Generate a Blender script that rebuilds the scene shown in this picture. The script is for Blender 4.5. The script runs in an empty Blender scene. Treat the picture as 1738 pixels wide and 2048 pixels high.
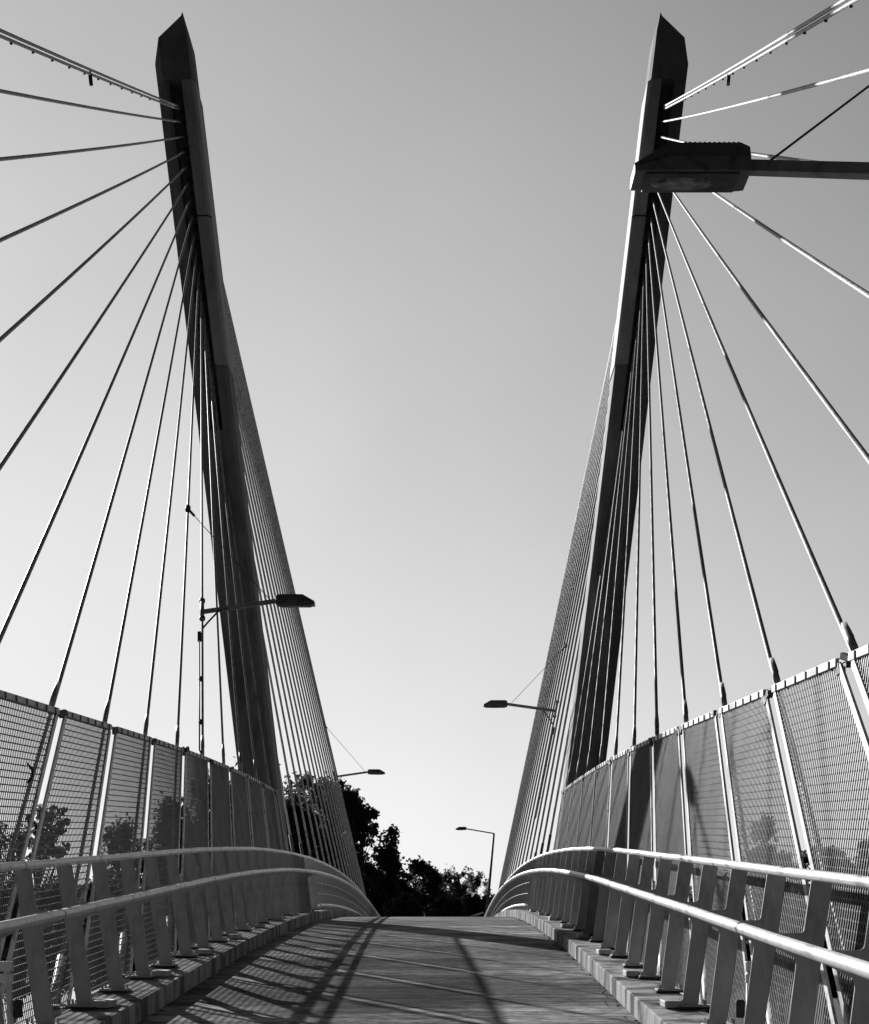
import bpy, math, random
import numpy as np
from mathutils import Vector
R = math.radians
C = bpy.context.scene.collection
SC = bpy.context.scene

# ------------------------------------------------------------------ camera
EYE = 1.65
cam_d = bpy.data.cameras.new("camera")
cam = bpy.data.objects.new("camera", cam_d); C.objects.link(cam)
cam_d.sensor_fit = 'HORIZONTAL'; cam_d.sensor_width = 36.0
cam_d.lens = 36.0 * 3000 / 1738
cam_d.shift_x = -16 / 1738
cam_d.shift_y = 796 / 1738
cam_d.clip_start = 0.1; cam_d.clip_end = 6000
cam.location = (0, 0, EYE); cam.rotation_euler = (R(90), 0, 0)
SC.camera = cam

# ------------------------------------------------------------------ sun, sky, exposure
SX, SY = 1.28, -2.55                       # shadow shift per metre of height
SUN_EL = math.atan(1 / math.hypot(SX, SY))
SUN_AZ = math.atan2(SX, -SY)               # angle left of +Y
W = bpy.data.worlds.new("World"); SC.world = W; W.use_nodes = True
nt = W.node_tree; nt.nodes.clear()
wo = nt.nodes.new('ShaderNodeOutputWorld'); bg = nt.nodes.new('ShaderNodeBackground')
sky = nt.nodes.new('ShaderNodeTexSky'); sky.sky_type = 'NISHITA'; sky.sun_disc = False
sky.sun_elevation = SUN_EL; sky.sun_rotation = -SUN_AZ
sky.air_density = 1.0; sky.dust_density = 1.6; sky.ozone_density = 1.0
sep = nt.nodes.new('ShaderNodeSeparateColor')
# film response of the sky seen through a red filter: r * A / (r + B)
ad = nt.nodes.new('ShaderNodeMath'); ad.operation = 'ADD'; ad.inputs[1].default_value = 3.2
dv = nt.nodes.new('ShaderNodeMath'); dv.operation = 'DIVIDE'
ml = nt.nodes.new('ShaderNodeMath'); ml.operation = 'MULTIPLY'; ml.inputs[1].default_value = 7.3
nt.links.new(sky.outputs[0], sep.inputs[0]); nt.links.new(sep.outputs[0], ad.inputs[0])
nt.links.new(sep.outputs[0], dv.inputs[0]); nt.links.new(ad.outputs[0], dv.inputs[1]); nt.links.new(dv.outputs[0], ml.inputs[0])
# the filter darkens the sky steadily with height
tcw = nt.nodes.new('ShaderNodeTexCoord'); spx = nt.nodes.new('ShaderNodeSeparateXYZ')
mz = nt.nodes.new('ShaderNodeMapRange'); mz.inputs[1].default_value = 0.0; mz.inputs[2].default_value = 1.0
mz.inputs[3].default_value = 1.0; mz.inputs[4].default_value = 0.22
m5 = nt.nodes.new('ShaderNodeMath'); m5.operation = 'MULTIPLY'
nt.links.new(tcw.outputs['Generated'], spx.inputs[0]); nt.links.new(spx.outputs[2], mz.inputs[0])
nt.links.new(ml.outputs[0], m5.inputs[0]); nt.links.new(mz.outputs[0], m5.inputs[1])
# added brightness lobe: sky kept bright in view, dimmed elsewhere to cut ambient light
sd_ = Vector((-.21, .98, .09)).normalized()      # centre of the added lobe, aimed low ahead rather than at the sun
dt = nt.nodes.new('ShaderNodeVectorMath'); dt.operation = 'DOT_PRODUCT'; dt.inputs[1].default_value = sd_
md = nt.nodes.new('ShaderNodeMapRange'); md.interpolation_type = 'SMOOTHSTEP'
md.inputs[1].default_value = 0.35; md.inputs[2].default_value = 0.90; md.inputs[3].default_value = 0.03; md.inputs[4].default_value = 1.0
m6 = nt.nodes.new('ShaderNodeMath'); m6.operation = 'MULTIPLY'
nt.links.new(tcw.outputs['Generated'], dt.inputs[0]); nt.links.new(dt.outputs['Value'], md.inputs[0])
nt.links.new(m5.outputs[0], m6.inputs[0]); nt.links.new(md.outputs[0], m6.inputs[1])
# very faint uneven haze
hz = nt.nodes.new('ShaderNodeTexNoise'); hz.inputs['Scale'].default_value = 5; hz.inputs['Detail'].default_value = 8
mh = nt.nodes.new('ShaderNodeMapRange'); mh.inputs[1].default_value = .3; mh.inputs[2].default_value = .7; mh.inputs[3].default_value = .96; mh.inputs[4].default_value = 1.04
m7 = nt.nodes.new('ShaderNodeMath'); m7.operation = 'MULTIPLY'
nt.links.new(tcw.outputs['Generated'], hz.inputs[0]); nt.links.new(hz.outputs[0], mh.inputs[0])
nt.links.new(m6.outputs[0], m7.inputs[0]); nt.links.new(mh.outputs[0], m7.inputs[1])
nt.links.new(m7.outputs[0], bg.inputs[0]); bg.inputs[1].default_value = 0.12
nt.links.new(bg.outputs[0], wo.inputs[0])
sl = bpy.data.lights.new("sun", 'SUN'); sl.energy = 5.0; sl.angle = R(0.45); sl.color = (1, 1, 1)
so = bpy.data.objects.new("sun", sl); C.objects.link(so)
so.rotation_euler = Vector((SX, SY, -1)).to_track_quat('-Z', 'Y').to_euler()
SC.view_settings.view_transform = 'Standard'; SC.view_settings.look = 'None'
SC.view_settings.exposure = 0.3; SC.view_settings.gamma = 1.0
SC.render.engine = 'CYCLES'

# ------------------------------------------------------------------ materials (all neutral: the photo is black and white)
def mat(name, v, rough=.6, metal=0., var=.0, scale=(1, 1, 1), nscale=4., bump=0., spec=.5, v2=None, thr=(.35, .65), detail=6, trans=0.):
    m = bpy.data.materials.new(name); m.use_nodes = True
    n = m.node_tree; b = n.nodes['Principled BSDF']
    b.inputs['Roughness'].default_value = rough; b.inputs['Metallic'].default_value = metal
    b.inputs['Specular IOR Level'].default_value = spec
    b.inputs['Base Color'].default_value = (v, v, v, 1)
    if var or v2 is not None or bump:
        tc = n.nodes.new('ShaderNodeTexCoord'); mp = n.nodes.new('ShaderNodeMapping'); mp.inputs['Scale'].default_value = scale
        nz = n.nodes.new('ShaderNodeTexNoise'); nz.inputs['Scale'].default_value = nscale; nz.inputs['Detail'].default_value = detail
        nz.inputs['Roughness'].default_value = .65
        n.links.new(tc.outputs['Object'], mp.inputs[0]); n.links.new(mp.outputs[0], nz.inputs[0])
        if var or v2 is not None:
            cr = n.nodes.new('ShaderNodeValToRGB')
            a = v2 if v2 is not None else v * (1 - var); c = v if v2 is not None else v * (1 + var)
            cr.color_ramp.elements[0].color = (a, a, a, 1); cr.color_ramp.elements[1].color = (c, c, c, 1)
            cr.color_ramp.elements[0].position = thr[0]; cr.color_ramp.elements[1].position = thr[1]
            n.links.new(nz.outputs[0], cr.inputs[0]); n.links.new(cr.outputs[0], b.inputs['Base Color'])
        if bump:
            bp = n.nodes.new('ShaderNodeBump'); bp.inputs['Strength'].default_value = bump; bp.inputs['Distance'].default_value = .01
            n.links.new(nz.outputs[0], bp.inputs['Height']); n.links.new(bp.outputs[0], b.inputs['Normal'])
    return m

def deck_material():
    m = bpy.data.materials.new('deck_concrete'); m.use_nodes = True
    n = m.node_tree; b = n.nodes['Principled BSDF']; b.inputs['Roughness'].default_value = .75
    b.inputs['Specular IOR Level'].default_value = .03
    tc = n.nodes.new('ShaderNodeTexCoord')
    def noise(sc, s, d, lo, hi, a, c):
        mp = n.nodes.new('ShaderNodeMapping'); mp.inputs['Scale'].default_value = sc
        nz = n.nodes.new('ShaderNodeTexNoise'); nz.inputs['Scale'].default_value = s; nz.inputs['Detail'].default_value = d
        nz.inputs['Roughness'].default_value = .7
        cr = n.nodes.new('ShaderNodeMapRange'); cr.inputs[1].default_value = lo; cr.inputs[2].default_value = hi
        cr.inputs[3].default_value = a; cr.inputs[4].default_value = c
        n.links.new(tc.outputs['Object'], mp.inputs[0]); n.links.new(mp.outputs[0], nz.inputs[0]); n.links.new(nz.outputs[0], cr.inputs[0])
        return nz, cr
    nb, broom = noise((.22, 3.2, 1), 1.6, 10, .41, .59, .56, 1.42)        # broom strokes across the deck
    _, blot = noise((.35, .5, 1), 1.0, 8, .43, .57, .55, 1.35)     # big patches
    _, fine = noise((.8, 1.6, 1), 7, 12, .42, .58, .55, 1.4)
    _, edge = noise((.12, .8, 1), .6, 3, .44, .52, .72, 1.12)
    m1 = n.nodes.new('ShaderNodeMath'); m1.operation = 'MULTIPLY'
    m2 = n.nodes.new('ShaderNodeMath'); m2.operation = 'MULTIPLY'
    m3 = n.nodes.new('ShaderNodeMath'); m3.operation = 'MULTIPLY'
    m4 = n.nodes.new('ShaderNodeMath'); m4.operation = 'MULTIPLY'; m4.inputs[1].default_value = .225
    n.links.new(broom.outputs[0], m1.inputs[0]); n.links.new(blot.outputs[0], m1.inputs[1])
    n.links.new(m1.outputs[0], m2.inputs[0]); n.links.new(fine.outputs[0], m2.inputs[1])
    n.links.new(m2.outputs[0], m3.inputs[0]); n.links.new(edge.outputs[0], m3.inputs[1])
    n.links.new(m3.outputs[0], m4.inputs[0]); n.links.new(m4.outputs[0], b.inputs['Base Color'])
    bp = n.nodes.new('ShaderNodeBump'); bp.inputs['Strength'].default_value = .35; bp.inputs['Distance'].default_value = .004
    n.links.new(nb.outputs[0], bp.inputs['Height']); n.links.new(bp.outputs[0], b.inputs['Normal'])
    return m

M = {}
M['deck'] = deck_material()
M['kerb'] = mat('kerb_concrete', .46, .9, spec=.03, scale=(1, 1.5, .3), nscale=2.8, v2=.11, thr=(.40, .56), bump=.3, detail=9)
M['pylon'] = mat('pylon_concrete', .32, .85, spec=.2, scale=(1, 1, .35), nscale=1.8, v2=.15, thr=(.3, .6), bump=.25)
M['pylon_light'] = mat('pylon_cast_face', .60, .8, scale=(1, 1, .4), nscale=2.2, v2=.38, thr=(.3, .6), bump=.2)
M['post'] = mat('post_grey_paint', .40, .6, spec=.3, scale=(1, 1, .35), nscale=6, v2=.24, thr=(.3, .52), bump=.08, detail=9)
M['rail'] = mat('rail_satin_steel', .80, .42, metal=.2, scale=(3, 1.5, 3), nscale=4, v2=.5, thr=(.3, .5), bump=.1, detail=9)
M['frame'] = mat('fence_frame_galvanised', .66, .5, metal=.0, nscale=9, v2=.2, thr=(.34, .46), bump=.08)
M['mesh'] = mat('fence_mesh_galvanised', .24, .55, metal=.2, nscale=2.5, var=.2)
M['cable'] = mat('stay_cable_sheath', .56, .5, spec=.16, scale=(4, 4, .8), nscale=4, v2=.16, thr=(.32, .55))
M['steel'] = mat('dark_weathered_steel', .10, .6, nscale=8, var=.4, bump=.1)
M['lamp'] = mat('lamp_painted_housing', .16, .5, nscale=9, v2=.05, thr=(.30, .5), bump=.1)
M['lens'] = mat('lamp_lens', .30, .3, nscale=14, v2=.08, thr=(.4, .6))
M['rust'] = mat('joint_dark', .03, .8)
M['bark'] = mat('bark', .06, .9, scale=(1, 1, .2), nscale=8, var=.3, bump=.4)
M['leaf'] = mat('leaf', .10, .6, nscale=.8, v2=.04, thr=(.3, .6), spec=.3)
M['leaf_pale'] = mat('leaf_pale', .12, .7, nscale=.8, v2=.06, thr=(.3, .6), spec=.3)
for q in ('leaf', 'leaf_pale'):            # thin leaves let some light through
    n = M[q].node_tree; out = n.nodes['Material Output']; pb = n.nodes['Principled BSDF']
    tr = n.nodes.new('ShaderNodeBsdfTranslucent'); mx = n.nodes.new('ShaderNodeMixShader'); mx.inputs[0].default_value = .35
    tr.inputs[0].default_value = (.16, .16, .16, 1) if q == 'leaf' else (.26, .26, .26, 1)
    n.links.new(pb.outputs[0], mx.inputs[1]); n.links.new(tr.outputs[0], mx.inputs[2]); n.links.new(mx.outputs[0], out.inputs[0])
M['grass'] = mat('ground_grass', .05, .95, nscale=.25, v2=.02, thr=(.3, .7), detail=10, bump=.3)
M['road'] = mat('pale_road', .55, .9, nscale=.6, var=.15)
M['box'] = mat('anchor_box_galvanised', .5, .6, nscale=8, v2=.25, thr=(.3, .6))

# ------------------------------------------------------------------ mesh helpers
class MB:
    def __init__(s): s.v = []; s.f = []
    def add(s, vs, fs):
        k = len(s.v); s.v += [tuple(p) for p in vs]; s.f += [tuple(i + k for i in q) for q in fs]; return s
    def box(s, a, b):
        x0, y0, z0 = a; x1, y1, z1 = b
        return s.add([(x0,y0,z0),(x1,y0,z0),(x1,y1,z0),(x0,y1,z0),(x0,y0,z1),(x1,y0,z1),(x1,y1,z1),(x0,y1,z1)],
                     [(0,3,2,1),(4,5,6,7),(0,1,5,4),(1,2,6,5),(2,3,7,6),(3,0,4,7)])
    def bar(s, p, q, w, h=None, side=Vector((1, 0, 0))):
        h = h or w; p = Vector(p); q = Vector(q); d = (q - p).normalized()
        a = (side - d * side.dot(d)); a = a.normalized() if a.length > 1e-4 else d.orthogonal().normalized()
        b = d.cross(a); a = a * w / 2; b = b * h / 2
        vs = [p - a - b, p + a - b, p + a + b, p - a + b, q - a - b, q + a - b, q + a + b, q - a + b]
        return s.add(vs, [(0,3,2,1),(4,5,6,7),(0,1,5,4),(1,2,6,5),(2,3,7,6),(3,0,4,7)])
    def tube(s, pts, rad, n=12, cap=True):
        pts = [Vector(p) for p in pts]; k = len(s.v)
        rads = rad if isinstance(rad, (list, tuple)) else [rad] * len(pts)
        d0 = (pts[1] - pts[0]).normalized(); a = d0.orthogonal().normalized()
        for i, p in enumerate(pts):
            if i == 0: d = pts[1] - pts[0]
            elif i == len(pts) - 1: d = pts[-1] - pts[-2]
            else: d = pts[i + 1] - pts[i - 1]
            d.normalize(); a = (a - d * a.dot(d)).normalized(); b = d.cross(a)
            for j in range(n):
                t = 2 * math.pi * j / n
                s.v.append(tuple(p + (a * math.cos(t) + b * math.sin(t)) * rads[i]))
        for i in range(len(pts) - 1):
            for j in range(n):
                s.f.append((k + i*n + j, k + i*n + (j+1) % n, k + (i+1)*n + (j+1) % n, k + (i+1)*n + j))
        if cap:
            s.f.append(tuple(k + j for j in range(n))[::-1]); e = k + (len(pts)-1)*n; s.f.append(tuple(e + j for j in range(n)))
        return s
    def prism(s, poly, y0, y1):           # poly in (x, z), extruded along y
        n = len(poly)
        vs = [(x, y0, z) for x, z in poly] + [(x, y1, z) for x, z in poly]
        fs = [tuple(range(n)), tuple(range(2*n - 1, n - 1, -1))] + [((i+1) % n, i, n + i, n + (i+1) % n) for i in range(n)]
        return s.add(vs, fs)
    def build(s, name, m, parent=None, smooth=False, bevel=0., loc=None):
        me = bpy.data.meshes.new(name)
        off = Vector((0, 0, 0))
        if parent is not None and loc is None: off = root_world(parent)
        elif loc is not None: off = Vector(loc)
        me.from_pydata([(v[0]-off[0], v[1]-off[1], v[2]-off[2]) for v in s.v], [], s.f)
        me.materials.append(m); me.validate()
        import bmesh as _b
        bm = _b.new(); bm.from_mesh(me); _b.ops.recalc_face_normals(bm, faces=bm.faces); bm.to_mesh(me); bm.free()
        o = bpy.data.objects.new(name, me); C.objects.link(o)
        if parent is not None:
            o.parent = parent
            if loc is not None: o.location = Vector(loc) - root_world(parent)
        elif loc is not None: o.location = loc
        if smooth:
            for p in me.polygons: p.use_smooth = len(p.vertices) == 4
        if bevel:
            b = o.modifiers.new('bevel', 'BEVEL'); b.width = bevel; b.segments = 2; b.limit_method = 'ANGLE'
        return o

def root_world(o):
    v = Vector(o.location)
    while o.parent: o = o.parent; v += Vector(o.location)
    return v
def tag(o, label=None, cat=None, group=None, kind=None):
    if label: o['label'] = label
    if cat: o['category'] = cat
    if group: o['group'] = group
    if kind: o['kind'] = kind
    return o
def thing(name, loc, label, cat, group=None):
    o = bpy.data.objects.new(name, None); C.objects.link(o); o.location = loc; o.empty_display_size = .2
    return tag(o, label, cat, group)
ORD = ['zeroth','first','second','third','fourth','fifth','sixth','seventh','eighth','ninth','tenth','eleventh','twelfth','thirteenth','fourteenth','fifteenth','sixteenth','seventeenth']
SIDE = {-1: 'left', 1: 'right'}

# ------------------------------------------------------------------ bridge alignment
XC = -0.45
G = 0.055
def dz(y):                                  # deck surface height
    if y < 17: return G * y
    if y < 60: return G * y - (y - 17) ** 2 / 720
    return G * y - 43 ** 2 / 720 - (y - 60) * 43 / 360
def at(px, py, d): return Vector(((px - 885) * d / 3000, d, EYE + (1820 - py) * d / 3000))
GZ = -5.0

def strip(name, m, sections, y0, y1, step, parent=None, label=None, cat=None, kind=None):
    """sweep a closed (half-width, height) profile along the deck curve"""
    b = MB(); ys = []; y = y0
    while y < y1: ys.append(y); y += step
    ys.append(y1); n = len(sections)
    vs = []; fs = []
    for yy in ys:
        for u, h in sections: vs.append((XC + u, yy, dz(yy) + h))
    for i in range(len(ys) - 1):
        for j in range(n): fs.append((i*n + j, i*n + (j+1) % n, (i+1)*n + (j+1) % n, (i+1)*n + j))
    fs.append(tuple(range(n))[::-1]); fs.append(tuple((len(ys)-1)*n + j for j in range(n)))
    b.add(vs, fs); o = b.build(name, m, parent)
    return o

deck = strip('bridge_deck', M['deck'], [(-2.12, 0), (2.12, 0), (2.12, -.35), (-2.12, -.35)], -6, 92, .5)
tag(deck, kind='structure')
for s in (-1, 1):
    # kerb cast in lengths, with a narrow joint between them
    b = MB(); y = -5.9
    while y < 91:
        L = 2.4
        for i in range(4):
            ya = y + i * L / 4 + (.006 if i == 0 else 0); yb = y + (i + 1) * L / 4 - (.006 if i == 3 else 0)
            p = [(2.123, -.3), (2.123, .165), (2.135, .178), (2.56, .178), (2.56, -.3)]
            vs = [(XC + s*u, ya, dz(ya) + h) for u, h in p] + [(XC + s*u, yb, dz(yb) + h) for u, h in p]
            fs = [(k, (k+1) % 5, 5 + (k+1) % 5, 5 + k) for k in range(5)] + ([tuple(range(5))] if i == 0 else []) + ([tuple(range(9, 4, -1))] if i == 3 else [])
            b.add(vs, fs)
        y += L
    k = b.build('kerb', M['kerb']); tag(k, kind='structure')
    g = strip('edge_beam', M['steel'], [(s*2.565, .04), (s*2.64, .04), (s*2.64, -.75), (s*2.565, -.75)], -6, 92, .5)
    tag(g, kind='structure')

# ------------------------------------------------------------------ stay cables
YC = 32.73
YN = YC - .27
PY = {1:217,2:244,3:273,4:302,5:331,6:362,7:393,8:425,9:458,10:492,11:527,12:562,13:598,14:642,15:700,16:832}
def fence_y(k): return 13.82 + 2.19 * (k - 8)
def pyl_half(ze): return 3.601 + .118 * (ze - 3.46)
FT = 2.75
PS = .01081
def cable_ends(s, k, far=False):
    ze = (1820 - PY[k]) * YN / 3000
    top = Vector((XC + s * (pyl_half(ze) - .03), YN, EYE + ze))
    y = fence_y(k)
    yy = 2 * YC - y if far else y
    mid = Vector((XC - .08 + s * (3.135 if s > 0 else 3.08), yy, dz(yy) + FT))
    if far: top.y = 2 * YC - YN
    return top, mid
def cable_at(s, k, z, far=False):
    t, m = cable_ends(s, k, far); f = (z - m.z) / (t.z - m.z); return m + (t - m) * f
def cable_pt_h(s, k, h, far=False):
    t, m = cable_ends(s, k, far)
    f = (h - FT) / (t.z - m.z); return m + (t - m) * f

for far in (False, True):
    for s in (-1, 1):
        for k in range(1, 17):
            top, mid = cable_ends(s, k, far)
            bot = cable_pt_h(s, k, -.25, far)
            where = 'beyond' if far else 'on the camera side of'
            lab = f"{ORD[k]} stay cable from the top of the {SIDE[s]} pylon, {'running down beyond it' if far else 'on its near side'}"
            if k == 1: lab = f"doubled topmost stay cable of the {SIDE[s]} pylon, {'running down beyond it' if far else 'on its near side'}"
            t = thing('stay_cable', bot, lab, 'cable', f"stay cables of the {SIDE[s]} pylon, {'far' if far else 'near'} fan")
            d = (top - bot).normalized()
            nseg = 16
            rnd = random.Random(k * 7 + s)
            side = Vector((0, 0, 1)).cross(d).normalized(); up = d.cross(side).normalized()
            if up.z > 0: up = -up
            offs = [Vector((0, 0, 0))] if k > 1 else [up * .027, up * -.027]
            for o_ in offs:
                b = MB(); pts = []
                for i in range(nseg + 1):
                    f = i / nseg; p = bot.lerp(top, f) + Vector((0, 0, -1)) * .06 * 4 * f * (1 - f) * (top - bot).length / 25
                    pts.append(p + o_)
                b.tube(pts, .027 if far else .0195, 10); b.build('cable_sheath', M['cable'], t, smooth=True)
            # sleeve through the fence gap with a collar above it
            a = cable_pt_h(s, k, FT + .04, far)
            if not far:
                MB().tube([bot + d*.02, bot + d * 1.0], .042, 14).build('socket', M['cable'], t, smooth=True)
                MB().tube([a, a + d * .16, a + d * .18, a + d*.30, a + d*.42], [.026, .026, .029, .026, .0215], 14).build('collar', M['cable'], t, smooth=True)
            else:
                MB().tube([bot + d * .02, bot + d * 2.2], .036, 10).build('socket', M['steel'], t, smooth=True)
            if k == 1:      # clips that hold the pair together
                n = int((top - bot).length / .62)
                for i in range(int(n*.35), int(n*.9), 2):
                    p = bot.lerp(top, i / n); p = p + Vector((0, 0, -1)) * .06 * 4 * (i/n) * (1 - i/n) * (top - bot).length / 25
                    MB().bar(p + up * .030, p + up * .066, .03, .01, side=side).build('cable_clip', M['steel'], t)
                for f in (.72,):
                    p = bot.lerp(top, f) - Vector((0, 0, .06*4*f*(1-f)*(top-bot).length/25))
                    ring = [p + up*.08 + (up * math.cos(q) * .09 + d * math.sin(q) * .10) for q in [i * .4 for i in range(17)]]
                    MB().tube(ring, .008, 6).build('wire_loop', M['rust'], t, smooth=True)
                    MB().bar(p + up*.02 - d*.03, p + up*.17 + d*.02, .05, .05).build('clamp', M['rust'], t, bevel=.01)

# ------------------------------------------------------------------ pylons
def pylon(s):
    t = thing('bridge_pylon', (XC + s * pyl_half(GZ - EYE), YC, GZ),
              f"tall {SIDE[s]} concrete pylon leaning outward with slanted pointed tip", 'pylon')
    def X(u, z): return XC + s * (pyl_half(z - EYE) + u * .887)
    def shaft(poly, z0, z1, name, m, n=10, bev=.012):
        b = MB(); k = len(poly); zs = [z0 + (z1 - z0) * i / n for i in range(n + 1)]
        vs = [(X(u, z), YC + v * .887, z) for z in zs for u, v in poly]
        fs = [(i*k + j, i*k + (j+1) % k, (i+1)*k + (j+1) % k, (i+1)*k + j) for i in range(n) for j in range(k)]
        fs += [tuple(range(k))[::-1], tuple(n*k + j for j in range(k))]
        b.add(vs, fs); return b.build(name, m, t, bevel=bev)
    zs0 = EYE + (1820 - 866) * PS      # foot of the cable slot
    zs1 = EYE + (1820 - 172) * PS      # head of the slot
    zmid = EYE + (1820 - 737) * PS     # joint in the inner flange
    # solid lower shaft with chamfered edges
    shaft([(-.46,-.48),(-.38,-.6),(.24,-.6),(.46,-.42),(.46,.42),(.24,.6),(-.38,.6),(-.46,.48)], GZ, zs0, 'lower_shaft', M['pylon'])
    # upper part: outer flange, web, inner flange
    shaft([(.15,-.6),(.24,-.6),(.46,-.40),(.46,.40),(.24,.6),(.15,.6)], zs0, zs1, 'outer_flange', M['pylon'])
    shaft([(-.16,-.12),(.15,-.12),(.15,.12),(-.16,.12)], zs0, zs1, 'web', M['pylon'], bev=0)
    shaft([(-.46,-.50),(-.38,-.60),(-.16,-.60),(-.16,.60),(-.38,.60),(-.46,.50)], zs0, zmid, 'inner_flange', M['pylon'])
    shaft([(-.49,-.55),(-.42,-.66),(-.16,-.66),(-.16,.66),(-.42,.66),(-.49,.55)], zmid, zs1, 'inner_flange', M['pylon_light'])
    # joints cast in the inner flange
    for py in (445,):
        z = EYE + (1820 - py) * PS
        shaft([(-.495,-.555),(-.425,-.667),(-.155,-.667),(-.155,-.5)], z, z + .03, 'cast_joint', M['rust'], n=1, bev=0)
    # chisel-pointed head
    prof = [(-.47, zs1 + .003), (-.46, EYE + 18.88), (-.385, EYE + 19.25), (-.33, EYE + 19.16), (.27, EYE + 18.70), (.46, EYE + 18.26), (.46, zs1 + .003)]
    b = MB(); n = len(prof); vs = []
    for v, ins in ((-.66, .0), (-.40, -1), (.40, -1), (.66, 0)):
        for u, z in prof:
            uu = u
            zz = z
            if ins == 0 and u > .4: uu = .28
            if ins == 0 and u < -.45: uu = -.42
            vs.append((X(uu, zz), YC + v * .887, zz))
    fs = [tuple(range(n)), tuple(range(4*n - 1, 3*n - 1, -1))]
    for r_ in range(3):
        for j in range(n): fs.append((r_*n + j, r_*n + (j+1) % n, (r_+1)*n + (j+1) % n, (r_+1)*n + j))
    b.add(vs, fs); b.build('pointed_head', M['pylon'], t)
    for k in range(1, 17):
        top, mid = cable_ends(s, k)
        d = (mid - top).normalized()
        MB().tube([top - d*.22, top + d * .02, top + d*.10], [.06, .06, .045], 12).build('cable_socket', M['steel'], t, smooth=True)
    return t
for s in (-1, 1): pylon(s)

# ------------------------------------------------------------------ mesh fence panels (between neighbouring cables, leaning outward)
def fh(h): return 2.66 + .148 * h           # half-width of the fence plane at height h
def fence_panel(s, k):
    hb, ht = .14, FT - .03
    def yl(h): return cable_pt_h(s, k, h).y + .33
    if k < 16:
        def yr(h): return cable_pt_h(s, k + 1, h).y + .02
    else:
        def yr(h): return YC - .62 - (h - FT) * .1
    def P(y, h, o=0): return Vector((XC - .06 + s * (fh(h) - .03 + (.045 if s > 0 else 0) + o), y, dz(y) + h))
    n = 17 - k
    t = thing('mesh_fence_panel', P(yl(hb), hb), f"{ORD[n]} mesh panel of the {SIDE[s]} safety fence, counted from the pylon", 'fence panel', f"mesh panels of the {SIDE[s]} fence")
    sd = Vector((s, 0, 0))
    up = MB()
    N = 3
    up.bar(P(yl(ht), ht), P(yr(ht), ht), .045, .055, side=sd); up.build('top_rail', M['frame'], t, bevel=.004)
    MB().bar(P(yl(hb), hb), P(yr(hb), hb), .04, .04, side=sd).build('bottom_rail', M['frame'], t)
    for fy, sg in ((yl, 1), (yr, -1)):
        pts = [P(fy(h), h) for h in (hb + .02, ht - .03)]
        MB().bar(pts[0], pts[1], .018, .065, side=sd).build('side_rail', M['frame'], t)
    b = MB(); w = .0085
    y0 = min(yl(hb), yl(ht)); y1 = max(yr(hb), yr(ht))
    j = math.ceil((y0 + .01) / .05)
    while j * .05 < y1:
        y = j * .05
        # inside range in h
        hs = [hb + (ht - hb) * i / 60 for i in range(61)]
        ins = [h for h in hs if yl(h) < y < yr(h)]
        if len(ins) > 2: b.bar(P(y, ins[0]), P(y, ins[-1]), .0066, .0068, side=sd)
        j += 1
    h = hb + .05
    while h < ht - .03:
        b.bar(P(yl(h), h, .006*s*s), P(yr(h), h, .006), .0060, .010, side=sd); h += .058
    rnd = random.Random(k * 3 + s); h = hb + .05
    while h < ht - .05:            # ragged ends of the horizontal wires
        y = yr(h); b.bar(P(y, h, .006), P(y + .045 + rnd.random() * .02, h - .004, .006), .012, .012, side=sd); h += .058
    b.build('wire_mesh', M['mesh'], t)
    # clips on the top rail
    nn = max(2, int((yr(ht) - yl(ht)) / .29))
    for i in range(nn):
        y = yl(ht) + (i + .5) * (yr(ht) - yl(ht)) / nn
        p = P(y, ht, -.026); MB().bar(p + Vector((0, 0, -.03)), p + Vector((0, 0, .022)), .012, .022, side=sd).build('rail_clip', M['steel'], t)
    if k < 16:   # crumpled link plates that tie the panel to the next one around the cable
        MB().bar(P(yr(ht) + .004, ht, .004), P(yr(ht) + .305, ht, .004), .02, .028, side=sd).build('link_bar', M['steel'], t)
        b = MB(); p = P(yr(ht) + .06, ht, -.0)
        for i in range(4):
            q = p + Vector((s * rnd.uniform(-.02, .02), .02 + i * .055, rnd.uniform(-.05, .02)))
            b.bar(q, q + Vector((s*rnd.uniform(-.03, .03), .07, rnd.uniform(-.03, .04))), .03, .045 * rnd.uniform(.6, 1.3), side=sd)
        b.build('link_plates', M['steel'], t)
    return t
for s in (-1, 1):
    for k in range(2, 17): fence_panel(s, k)

# outrigger that ties each cable foot to the deck edge
for s in (-1, 1):
    for k in range(2, 17):
        foot = cable_pt_h(s, k, -.1); y = foot.y
        t = thing('outrigger_bracket', (XC + s * 2.65, y, dz(y) - .1), f"{ORD[17-k]} steel outrigger under the {SIDE[s]} fence, counted from the pylon", 'bracket', f"outriggers along the {SIDE[s]} deck edge")
        MB().prism([(XC + s*2.65, dz(y) + .03), (XC + s*2.90, dz(y) + .03), (XC + s*2.90, dz(y) - .12), (XC + s*2.65, dz(y) - .5)], y - .015, y + .015).build('web_plate', M['steel'], t)
        MB().box((min(XC + s*2.45, XC + s*2.80), y - .11, dz(y) + .182), (max(XC + s*2.45, XC + s*2.80), y + .11, dz(y) + .196)).build('tie_plate', M['box'], t)
        MB().box((min(XC + s*2.25, XC + s*2.40), y - .2, dz(y) + .179), (max(XC + s*2.25, XC + s*2.40), y + .1, dz(y) + .235)).build('anchor_cover', M['box'], t, bevel=.006)

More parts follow.
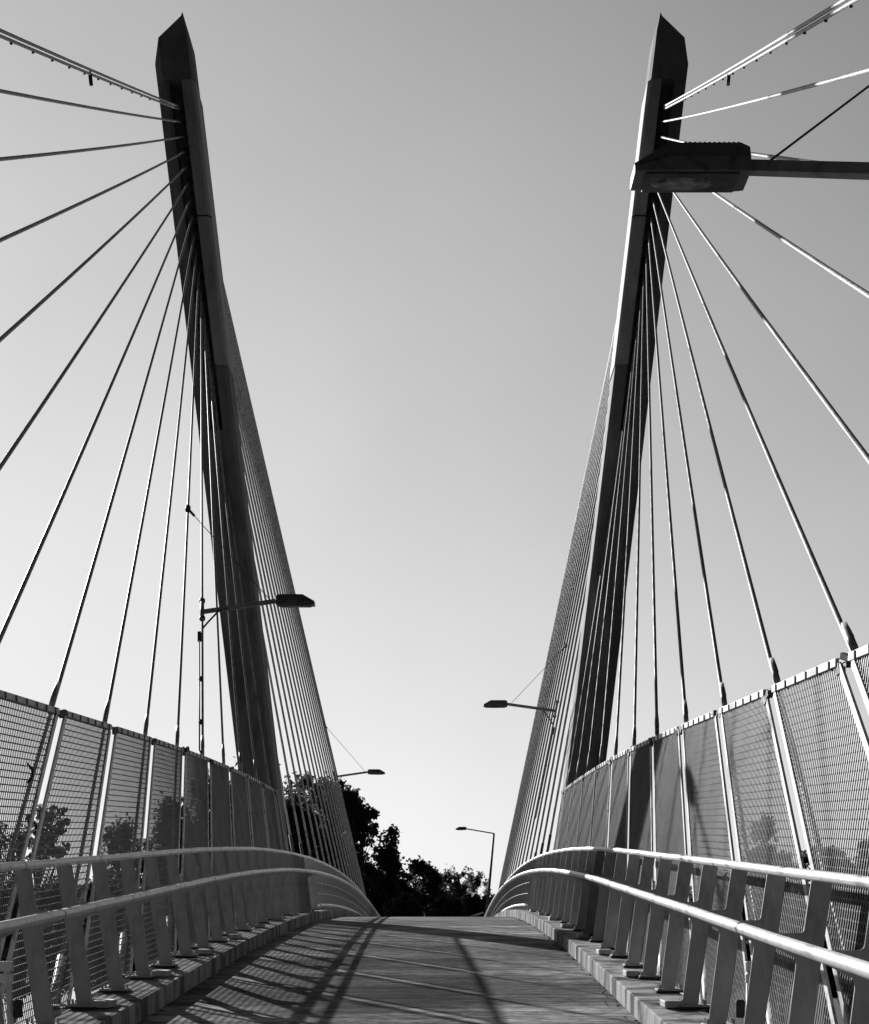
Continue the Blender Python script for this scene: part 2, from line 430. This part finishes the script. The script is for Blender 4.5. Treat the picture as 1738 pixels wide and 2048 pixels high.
# ------------------------------------------------------------------ railings
POST_Y = [.2 + 1.2 * i for i in range(2, 68)]
def post_profile(s, far=False):
    p = [(2.395, .20), (2.478, .86), (2.470, .905), (2.335, .975), (2.335, 1.045)]
    # rounded inner corner of the notch
    for i in range(5):
        a = i / 4 * math.pi / 2
        p.append((2.497 + .03 * math.sin(a), 1.045 + .03 * (1 - math.cos(a))))
    p += [(2.566, 1.345), (2.690, 1.345), (2.525, .20)]
    return [(s * u, h) for u, h in p]
def railing(s):
    t = thing('railing', (XC + s * 2.5, 2.6, dz(2.6)), f"grey steel railing with two tubular rails along the {SIDE[s]} kerb", 'railing')
    ys = [1.0 + .6 * i for i in range(int((84 - 1.0) / .6))]
    rnd = random.Random(5 + s)
    for nm, u, h, r in (('upper_rail', 2.605, 1.372, .032), ('lower_rail', 2.325, 1.02, .037)):
        pts = [(XC + s * (u + rnd.uniform(-.002, .002)), y, dz(y) + h + rnd.uniform(-.0025, .0025)) for y in ys]
        if nm == 'upper_rail': top = MB().tube(pts, r, 20).build(nm, M['rail'], t, smooth=True)
        else: MB().tube(pts, r, 20).build(nm, M['rail'], t, smooth=True)
        y = 9.4 if s > 0 else 10.9
        while y < 60:
            MB().tube([(XC + s*u, y, dz(y) + h), (XC + s*u, y + .008, dz(y + .008) + h)], r + .0015, 20).build('rail_joint', M['rust'], t, smooth=True)
            y += 2.4
    proto = None
    me = None
    b = MB().prism(post_profile(s), -.006, .006)
    bm_foot = MB().box((min(s*2.36, s*2.60), -.09, .195), (max(s*2.36, s*2.60), .09, .212))
    bm_foot.tube([(s*2.385, -.06, .2), (s*2.385, -.06, .25)], .011, 8).tube([(s*2.385, .06, .2), (s*2.385, .06, .25)], .011, 8)
    bm_foot.tube([(s*2.575, -.06, .2), (s*2.575, -.06, .25)], .011, 8).tube([(s*2.575, .06, .2), (s*2.575, .06, .25)], .011, 8)
    pad = MB().box((min(s*2.345, s*2.615), -.105, .179), (max(s*2.345, s*2.615), .105, .1949))
    pm = fm = dm = cm = None
    for i, y in enumerate(POST_Y):
        base = Vector((XC, y, dz(y)))
        if pm is None:
            po = b.build('post', M['post'], None); fo = bm_foot.build('base_plate', M['box'], None, bevel=.002)
            do = pad.build('packer', M['rust'], None)
            cb = MB()
            for hh, uu in ((.30, 2.41), (.55, 2.445), (.80, 2.475)):
                cb.box((min(s*(uu-.03), s*(uu+.005)), -.025, hh), (max(s*(uu-.03), s*(uu+.005)), .025, hh + .03))
            co = cb.build('wire_cleats', M['frame'], None)
            pm, fm, dm, cm = po, fo, do, co
        po2 = pm.copy() if i else pm; fo2 = fm.copy() if i else fm; do2 = dm.copy() if i else dm
        for q in ((po2, fo2, do2) if i else ()): C.objects.link(q)
        po2.parent = t; po2.location = base - Vector(t.location); po2.rotation_euler = (0, 0, R(rnd.uniform(-.6, .6)) if i else 0)
        fo2.parent = po2; fo2.location = (0, 0, 0); do2.parent = po2; do2.location = (0, 0, 0)
        if y > YC + 1.4:
            co2 = cm.copy(); C.objects.link(co2); co2.parent = po2; co2.location = (0, 0, 0)
    bpy.data.objects.remove(cm)
    ys = [YC + 1.4 + .6 * i for i in range(80)]
    MB().tube([(XC + s * 2.365, y, dz(y) + .29) for y in ys], .032, 12).build('foot_tube', M['rail'], t, smooth=True)
    for hh, uu in ((.56, 2.405), (.81, 2.435)):
        MB().tube([(XC + s * uu, y, dz(y) + hh) for y in ys], .006, 6).build('infill_wire', M['frame'], t, smooth=True)
    return t
for s in (-1, 1): railing(s)

# ------------------------------------------------------------------ lamps
def lamp_head(t, cx, y, z, s, K=.887):
    """slanted-nose box lantern, length along x, nose toward the bridge axis"""
    Kh = K * .86
    def q(a, v, h): return (cx - s * a * K, y + v * Kh, z + h * Kh)
    # profile along a (from arm end to nose)
    prof_top = [(-.36, .12), (.12, .135), (.36, -.03)]
    b = MB()
    sec = []
    for a, top, bot, w in ((-.36, .10, -.10, .15), (-.30, .125, -.10, .165), (.14, .125, -.10, .165), (.36, -.02, -.10, .15)):
        sec.append([(a, -w, bot), (a, -w, bot + (top - bot) * .45), (a, -w * .72, top), (a, w * .72, top), (a, w, bot + (top - bot) * .45), (a, w, bot)])
    vs = [q(*p) for c in sec for p in c]; n = 6; fs = []
    for i in range(3):
        for j in range(n): fs.append((i*n + j, i*n + (j+1) % n, (i+1)*n + (j+1) % n, (i+1)*n + j))
    fs += [tuple(range(n))[::-1], tuple(3*n + j for j in range(n))]
    b.add(vs, fs); hd = b.build('lamp_head', M['lamp'], t, bevel=.006)
    rb = MB()
    for i in range(12):
        a = -.285 + i * .030
        rb.add([q(a-.011, -.118, .122), q(a, -.118, .129), q(a+.011, -.118, .122), q(a-.011, .118, .122), q(a, .118, .129), q(a+.011, .118, .122)],
               [(0,1,2),(5,4,3),(0,3,4,1),(1,4,5,2)])
    rb.build('cooling_ribs', M['lamp'], hd)
    MB().box((cx - .29*K, y - .14*Kh, z - .1*Kh - .014), (cx + .29*K, y + .14*Kh, z - .1*Kh - .0005)).build('lens_frame', M['steel'], hd, bevel=.004)
    MB().add([q(.05 + .2*math.cos(i*.524), .09*math.sin(i*.524), -.1185) for i in range(12)] + [q(.05 + .17*math.cos(i*.524), .07*math.sin(i*.524), -.132) for i in range(12)],
        [(i, (i+1) % 12, 12 + (i+1) % 12, 12 + i) for i in range(12)] + [tuple(range(12, 24))]).build('lens', M['lens'], hd)
    return hd
def cable_lamp(s, k, far, ze, label, half=2.0, K=.887, hy=None):
    root = cable_at(s, k, EYE + ze - (.66 if hy else .18), far)
    t = thing('bridge_lamp', root, label, 'lamp', 'lamps clamped to the stay cables')
    d = (cable_ends(s, k, far)[0] - cable_ends(s, k, far)[1]).normalized()
    MB().tube([root - d * .22, root + d * .3], .034, 12).build('clamp_sleeve', M['post'], t, smooth=True)
    for f in (-.2, .27):
        MB().tube([root + d * f, root + d * (f + .05)], .05, 10).build('clamp_band', M['steel'], t, smooth=True)
    cx = XC + s * half; y = root.y if hy is None else hy; z = EYE + ze
    end = Vector((cx + s * .355 * K, y, z + .0))
    MB().bar(root - Vector((s*.02, 0, 0)), end, .05 if hy else .055, .072, side=Vector((0, 1, 0))).build('arm', M['post'], t, bevel=.004)
    a = root.lerp(end, .32); c = root - d * .45
    MB().tube([c, c.lerp(a, .3) + Vector((s*.03, 0, -.0)), c.lerp(a, .65) + Vector((-s*.0, 0, .06)), a], .016, 8).build('brace', M['steel'], t, smooth=True)
    lamp_head(t, cx, y, z, s, K)
    st = end + Vector((s * .12, 0, .03))
    k2 = k - 1
    top = cable_at(s, k2, EYE + ze + 1.55, far)
    MB().tube([st, top], .007, 6).build('stay_wire', M['steel'], t, smooth=True)
    MB().tube([top - d*.05, top + d*.06], .045, 10).build('wire_clamp', M['steel'], t, smooth=True)
    MB().tube([top, top.lerp(st, .08)], .022, 8).build('turnbuckle', M['steel'], t, smooth=True)
    # conduit that climbs the cable
    lo = cable_pt_h(s, k, FT + .05, far); hi = root - d * .55
    off = Vector((-.045 * 1.0, -.02, 0)) if s < 0 else Vector((.045, -.02, 0))
    MB().tube([lo + off*.4, lo + off + d*.1, hi + off], .012, 8).build('conduit', M['steel'], t, smooth=True)
    MB().bar(hi + off - d * .22, hi + off, .06, .05).build('junction_box', M['steel'], t, bevel=.006)
    for f in (.25, .6):
        p = lo.lerp(hi, f); MB().tube([p + off*.5 - d*.02, p + off*.5 + d*.02], .042, 8).build('conduit_clip', M['steel'], t)
    return t
cable_lamp(1, 3, False, 4.158, 'large near lamp overhead, crossing in front of the right pylon', half=1.836, K=.894, hy=8.4)
cable_lamp(-1, 12, False, 5.13, 'box lamp on an arm over the near deck, in front of the left pylon', half=1.99)
cable_lamp(1, 12, True, 5.54, 'small box lamp on the right cables just beyond the right pylon', half=1.87)
cable_lamp(-1, 3, True, 5.16, 'small box lamp left, above the tall tree beyond the left cables', half=2.02)
# lamp post at the far bridge end
def far_post():
    y = 88; base = at(965, 1838, y); top = at(988, 1667, y)
    base.z = dz(y) - .2
    t = thing('lamp_post', base, 'leaning tapered lamp post with one arm at the far end of the bridge', 'lamp post')
    MB().tube([base, top], [.11, .06], 12).build('pole', M['post'], t, smooth=True)
    cx = at(922, 1657, y)
    MB().bar(top, (cx.x + .32, y, cx.z - .02), .05, .07, side=Vector((0, 1, 0))).build('arm', M['post'], t)
    lamp_head(t, cx.x, y, cx.z, 1)
    MB().tube([base + Vector((0, 0, .0)), base + Vector((0, 0, .05))], .2, 12).build('base_plate', M['steel'], t)
far_post()

# ------------------------------------------------------------------ small gate frames between railing and fence
for s in (-1, 1):
    y = 10.65; z = dz(y)
    t = thing('access_gate', (XC + s * 2.62, y, z), f"low tubular access gate between {SIDE[s]} railing and mesh fence", 'gate', 'low access gates')
    x0 = XC + s * 2.60; x1 = XC + s * 2.76
    MB().tube([(x0, y, z - .5), (x0 + s*.03, y, z + .62)], .021, 12).build('gate_post', M['frame'], t, smooth=True)
    MB().box((min(x0, x1) - .0, y - .03, z + .63), (max(x0, x1), y + .03, z + .70)).build('top_bar', M['frame'], t, bevel=.006)
    MB().box((min(x0, x1), y - .02, z + .545), (max(x0, x1), y + .02, z + .61)).build('second_bar', M['frame'], t, bevel=.006)
    MB().tube([(x1, y, z - .5), (x1 + s*.03, y, z + .54)], .016, 10).build('gate_post', M['frame'], t, smooth=True)
    xl = min(x0 - s*.01, x0 - s*.075); xr = max(x0 - s*.01, x0 - s*.075)
    MB().box((xl, y - .05, z + .30), (xr, y + .0, z + .43)).build('latch', M['rust'], t, bevel=.015)

# twig caught in the mesh
p0 = Vector((XC - fh(2.1) + .03, 12.3, dz(12.3) + 2.1))
t = thing('dead_twig', p0, 'dark withered twig caught high in the near left mesh', 'twig')
b = MB(); b.tube([p0 + Vector((0, 0, -.07)), p0 + Vector((.01, .08, -.02)), p0 + Vector((.01, .06, .03)), p0 + Vector((0, -.08, .08))], [.014, .008, .014, .004], 6)
b.build('stem', M['rust'], t)
b = MB(); b.add([p0 + Vector(v) for v in ((0, -.05, -.07), (0, .07, -.06), (.02, .03, -.01), (.0, -.1, -.11))], [(0, 1, 2), (0, 2, 3), (1, 0, 3)]); b.build('dry_leaf', M['rust'], t)

# approach handrail beyond the bridge
t = thing('approach_railing', at(950, 1838, 90), 'low pale handrail curving left past the far end of the bridge', 'handrail')
pts = [at(968, 1825, 84), at(955, 1829, 88), at(940, 1834, 93), at(925, 1841, 100)]
MB().tube(pts, .05, 10).build('rail', M['rail'], t, smooth=True)
for p in pts[1:]: MB().bar(p, p + Vector((0, 0, -1.6)), .05).build('post', M['post'], t)

# ------------------------------------------------------------------ ground
b = MB(); n = 40
gx = np.linspace(-1200, 1200, 61); gy = np.linspace(-300, 2200, 61)
vs = [(x, y, GZ) for y in gy for x in gx]
b.add(vs, [(j*61 + i, j*61 + i + 1, (j+1)*61 + i + 1, (j+1)*61 + i) for j in range(60) for i in range(60)])
tag(b.build('ground', M['grass']), kind='structure')
b = MB(); rp = [(-14, 30), (-21, 70), (-26.5, 100), (-31, 130), (-36, 165), (-60, 260)]
vs = []
for x, y in rp: vs += [(x - 5.5, y, GZ + .02), (x + 1.2, y, GZ + .02)]
b.add(vs, [(2*i, 2*i+1, 2*i+3, 2*i+2) for i in range(len(rp)-1)])
tag(b.build('road', M['road']), kind='structure')
# abutment that carries the far end
strip_o = strip('abutment', M['pylon'], [(-2.1, -.4), (2.1, -.4), (2.1, -3.2), (-2.1, -3.2)], 84, 91.5, 2)
tag(strip_o, kind='structure')
# embankment path beyond
b = MB(); b.add([(XC-2.2, 92, dz(92)-.01), (XC+2.2, 92, dz(92)-.01), (XC-4, 130, GZ+.05), (XC-14, 130, GZ+.05)], [(0,1,2,3)])
tag(b.build('path', M['deck']), kind='structure')

# leaves and grit blown against the kerbs
rs0 = np.random.RandomState(8); b = MB()
for i in range(420):
    sdd = 1 if rs0.rand() < .6 else -1; y = 4 + 32 * rs0.rand() ** 1.3
    x = XC + sdd * (2.115 - abs(rs0.normal()) * .045 - .01); a = rs0.rand() * 6.28; q = .006 + .016 * rs0.rand(); z = dz(y) + .004
    c, d_ = math.cos(a) * q, math.sin(a) * q
    b.add([(x - c, y - d_, z), (x + d_*.5, y - c*.5, z + .004 + q*.5), (x + c, y + d_, z + .002), (x - d_*.5, y + c*.5, z + .001)], [(0, 1, 2, 3)])
tag(b.build('leaf_litter', M['bark']), 'dark scraps of leaf and grit along the foot of the kerbs', 'leaf litter', kind='stuff')

# ------------------------------------------------------------------ trees
def leaf_mesh(name, centers, radii, nleaf, size, m, parent, rs, off):
    N = len(centers) * nleaf
    c = np.repeat(np.array(centers), nleaf, 0); r = np.repeat(np.array(radii), nleaf)[:, None]
    dirs = rs.normal(size=(N, 3)); dirs /= np.linalg.norm(dirs, axis=1)[:, None]
    pos = c + dirs * r * (rs.uniform(.02, 1., size=(N, 1)) ** .45) * np.where(rs.rand(N, 1) < .18, 1.4, 1.0)
    a = rs.normal(size=(N, 3)); a /= np.linalg.norm(a, axis=1)[:, None]
    b_ = np.cross(a, rs.normal(size=(N, 3))); b_ /= np.linalg.norm(b_, axis=1)[:, None]
    sz = size * rs.uniform(.6, 1.3, size=(N, 1))
    a *= sz * .5; b_ *= sz * .33
    V = np.stack([pos - a, pos + b_, pos + a, pos - b_], 1).reshape(-1, 3) - np.array(off)
    me = bpy.data.meshes.new(name)
    me.vertices.add(4*N); me.vertices.foreach_set('co', V.ravel())
    me.loops.add(4*N); me.loops.foreach_set('vertex_index', np.arange(4*N, dtype=np.int32))
    me.polygons.add(N); me.polygons.foreach_set('loop_start', np.arange(0, 4*N, 4, dtype=np.int32))
    me.polygons.foreach_set('loop_total', np.full(N, 4, dtype=np.int32))
    me.update(); me.validate(); me.materials.append(m)
    o = bpy.data.objects.new(name, me); C.objects.link(o); o.parent = parent
    return o
def tree(name, px, py_top, py_low, wpx, d, seed, label, cat='tree', nclump=90, nleaf=70, size=.3, shape='round', m='leaf', clr=.09, multi=1, group=None):
    rs = np.random.RandomState(seed); k = d / 3000
    top = EYE + (1820 - py_top) * k; low = EYE + (1820 - py_low) * k; x = (px - 885) * k; w = wpx * k / 2
    low = max(low, GZ + .3)
    base = Vector((x, d, GZ)); t = thing(name, base, label, cat, group)
    H = top - GZ; ch = top - low; cz = (top + low) / 2
    cent = []; rad = []
    while len(cent) < nclump:
        u = rs.uniform(-1, 1, 3); zf = (u[2] + 1) / 2
        if shape == 'round': lim = math.sqrt(max(0, 1 - u[2]**2)) * (1 + .25 * math.sin(3*math.atan2(u[1], u[0]) + seed))
        elif shape == 'column': lim = (math.sin(math.pi * min(1, (zf + .12) / 1.12)) ** .45) * (.85 + .3 * math.sin(zf * 17 + seed + u[0]*2))
        elif shape == 'cone': lim = (1 - zf) ** .8 * (1 + .25 * math.sin(zf * 30 + seed))
        else: lim = 1 - .35 * zf
        rr = math.hypot(u[0], u[1])
        if rr > lim: continue
        if rr < lim * .35 and rs.rand() < .5: continue
        cr = (clr * (.6 + .9 * rs.rand())) * max(w, ch / 3) * (1 if rr < .8*lim else .75)
        cent.append((x + u[0] * (w - cr*.5), d + u[1] * (w - cr*.5), min(cz + u[2] * ch / 2, top - cr*.6))); rad.append(cr)
    # trunk and limbs reaching into the clumps
    for q in range(multi):
        tb = MB(); ox = 0 if multi == 1 else (q - (multi - 1) / 2) * w * .5
        b0 = Vector((x + ox, d + rs.uniform(-.3, .3), GZ)); lean = rs.uniform(-.06, .06) * H
        r0 = max(.08, H * .016)
        pts = [b0, b0 + Vector((lean*.2, 0, H*.3)), b0 + Vector((lean*.6, 0, H*.6)), b0 + Vector((lean, 0, H*.8))]
        tr = tb.tube(pts, [r0*1.2, r0, r0*.6, r0*.15], 8).build('trunk', M['bark'], t, smooth=True)
        lb = MB()
        for i in range(q, min(len(cent), 60), max(1, multi)):
            c = Vector(cent[i]); f = max(.15, min(.85, (c.z - GZ) / H - .18)); s0 = b0 + Vector((lean * f, 0, H * f))
            mid = s0.lerp(c, .5) + Vector((0, 0, -.05 * (c - s0).length))
            lb.tube([s0, mid, c], [r0 * .35 * (1.1 - f), r0 * .2 * (1.1 - f), .015], 5, cap=False)
        if lb.v: lb.build('limbs', M['bark'], tr, smooth=True, loc=None) if False else lb.build('limbs', M['bark'], t, smooth=True)
    leaf_mesh('crown', cent, rad, nleaf, size, M[m], t, rs, base)
    return t

far = 'trees beyond the far end of the bridge'
tree('tree', 658, 1530, 1840, 200, 110, 1, 'tallest dark tree beyond the left cables, crown full of sky holes', nclump=260, nleaf=100, size=.33, shape='column', clr=.14, multi=3, group=far)
tree('tree', 592, 1550, 1850, 110, 104, 2, 'dark tree tight against the far side of the left pylon', nclump=150, nleaf=110, size=.33, shape='column', clr=.26, multi=2, group=far)
tree('tree', 725, 1620, 1700, 70, 108, 21, 'small side crown reaching right from the tallest tree', nclump=40, nleaf=26, size=.3, shape='round', clr=.24, group=far)
tree('tree', 775, 1652, 1850, 62, 100, 3, 'narrow dark tree standing right of the tallest one', nclump=100, nleaf=45, size=.3, shape='column', clr=.27, group=far)
tree('tree', 735, 1730, 1860, 90, 98, 4, 'low dark tree under the narrow one at the left rail end', nclump=70, nleaf=90, size=.3, shape='round', clr=.25, group=far)
tree('tree', 840, 1722, 1870, 120, 104, 5, 'broad bushy tree in the middle beyond the deck crest', nclump=110, nleaf=90, size=.28, shape='round', clr=.2, group=far)
tree('tree', 895, 1735, 1860, 90, 125, 6, 'paler feathery tree behind the broad bushy one', nclump=70, nleaf=60, size=.28, shape='round', m='leaf_pale', clr=.22, group=far)
tree('tree', 945, 1738, 1860, 75, 135, 7, 'pale open tree left of the far lamp post', nclump=60, nleaf=50, size=.28, shape='round', m='leaf_pale', clr=.2, group=far)
tree('tree', 900, 1790, 1880, 90, 96, 8, 'low dark bush at the deck crest, right of the broad tree', nclump=70, nleaf=90, size=.26, shape='round', clr=.25, group=far)
tree('tree', 955, 1788, 1880, 70, 94, 9, 'low dark bush at the foot of the far lamp post', nclump=60, nleaf=90, size=.26, shape='round', clr=.28, group=far)
tree('tree', 1000, 1775, 1880, 80, 120, 10, 'dark bush behind the far end of the right railing', nclump=60, nleaf=80, size=.28, shape='round', clr=.26, group=far)
tree('tree', 800, 1790, 1880, 90, 95, 22, 'low dark bush at the deck crest, left of the broad tree', nclump=70, nleaf=90, size=.26, shape='round', clr=.25, group=far)
L = 'trees behind the left fence'
tree('tree', 505, 1525, 1860, 90, 85, 11, 'dark tree whose tip peeks over the left fence by the pylon', nclump=110, nleaf=90, size=.3, shape='column', clr=.3, multi=2, group=L)
tree('tree', 430, 1555, 1860, 110, 78, 12, 'dense dark tree behind the middle of the left fence', nclump=120, nleaf=90, size=.3, shape='column', clr=.28, multi=2, group=L)
tree('tree', 345, 1600, 1870, 90, 74, 13, 'dark tree filling the left fence gaps, third from the pylon', nclump=120, nleaf=90, size=.3, shape='column', clr=.28, multi=2, group=L)
tree('tree', 250, 1640, 1870, 110, 66, 14, 'lower dark tree behind the left mesh where sky shows above', nclump=90, nleaf=40, size=.22, shape='round', clr=.22, group=L)
tree('tree', 98, 1605, 1730, 88, 62, 15, 'round-headed small tree seen through the near left mesh', nclump=70, nleaf=26, size=.19, shape='round', clr=.2, group=L)
tree('tree', 20, 1640, 1800, 110, 58, 16, 'thin tree at the left picture edge behind the mesh', nclump=60, nleaf=26, size=.19, shape='round', clr=.2, group=L)
for i, (px, w, py) in enumerate(((20, 170, 1765), (120, 180, 1760), (215, 170, 1750), (320, 170, 1740), (430, 170, 1740))):
    tree('shrub', px, py, 1990, w, 60 + (i % 2) * 8, 30 + i, f"{ORD[i+1]} dark shrub from the left in the row below the left fence", cat='shrub', nclump=120, nleaf=90, size=.24, shape='round', clr=.2, group='shrubs below the left fence')
Rr = 'trees behind the right fence'
tree('tree', 1530, 1610, 1860, 150, 62, 17, 'pointed dark tree behind the second clear right mesh panel', nclump=120, nleaf=90, size=.26, shape='cone', clr=.2, group=Rr)
tree('tree', 1655, 1695, 1880, 150, 58, 18, 'low domed dark tree behind the near right mesh', nclump=110, nleaf=90, size=.24, shape='round', clr=.2, group=Rr)
tree('tree', 1760, 1660, 1880, 90, 60, 19, 'dark tree cut by the right picture edge', nclump=70, nleaf=80, size=.24, shape='round', clr=.22, group=Rr)
for i, (px, w, py) in enumerate(((1230, 130, 1780), (1330, 160, 1770), (1430, 170, 1760), (1560, 190, 1770), (1700, 190, 1770))):
    tree('shrub', px, py, 1990, w, 58 + (i % 2) * 7, 50 + i, f"{ORD[i+1]} dark shrub from the left in the row below the right fence", cat='shrub', nclump=120, nleaf=90, size=.24, shape='round', clr=.2, group='shrubs below the right fence')
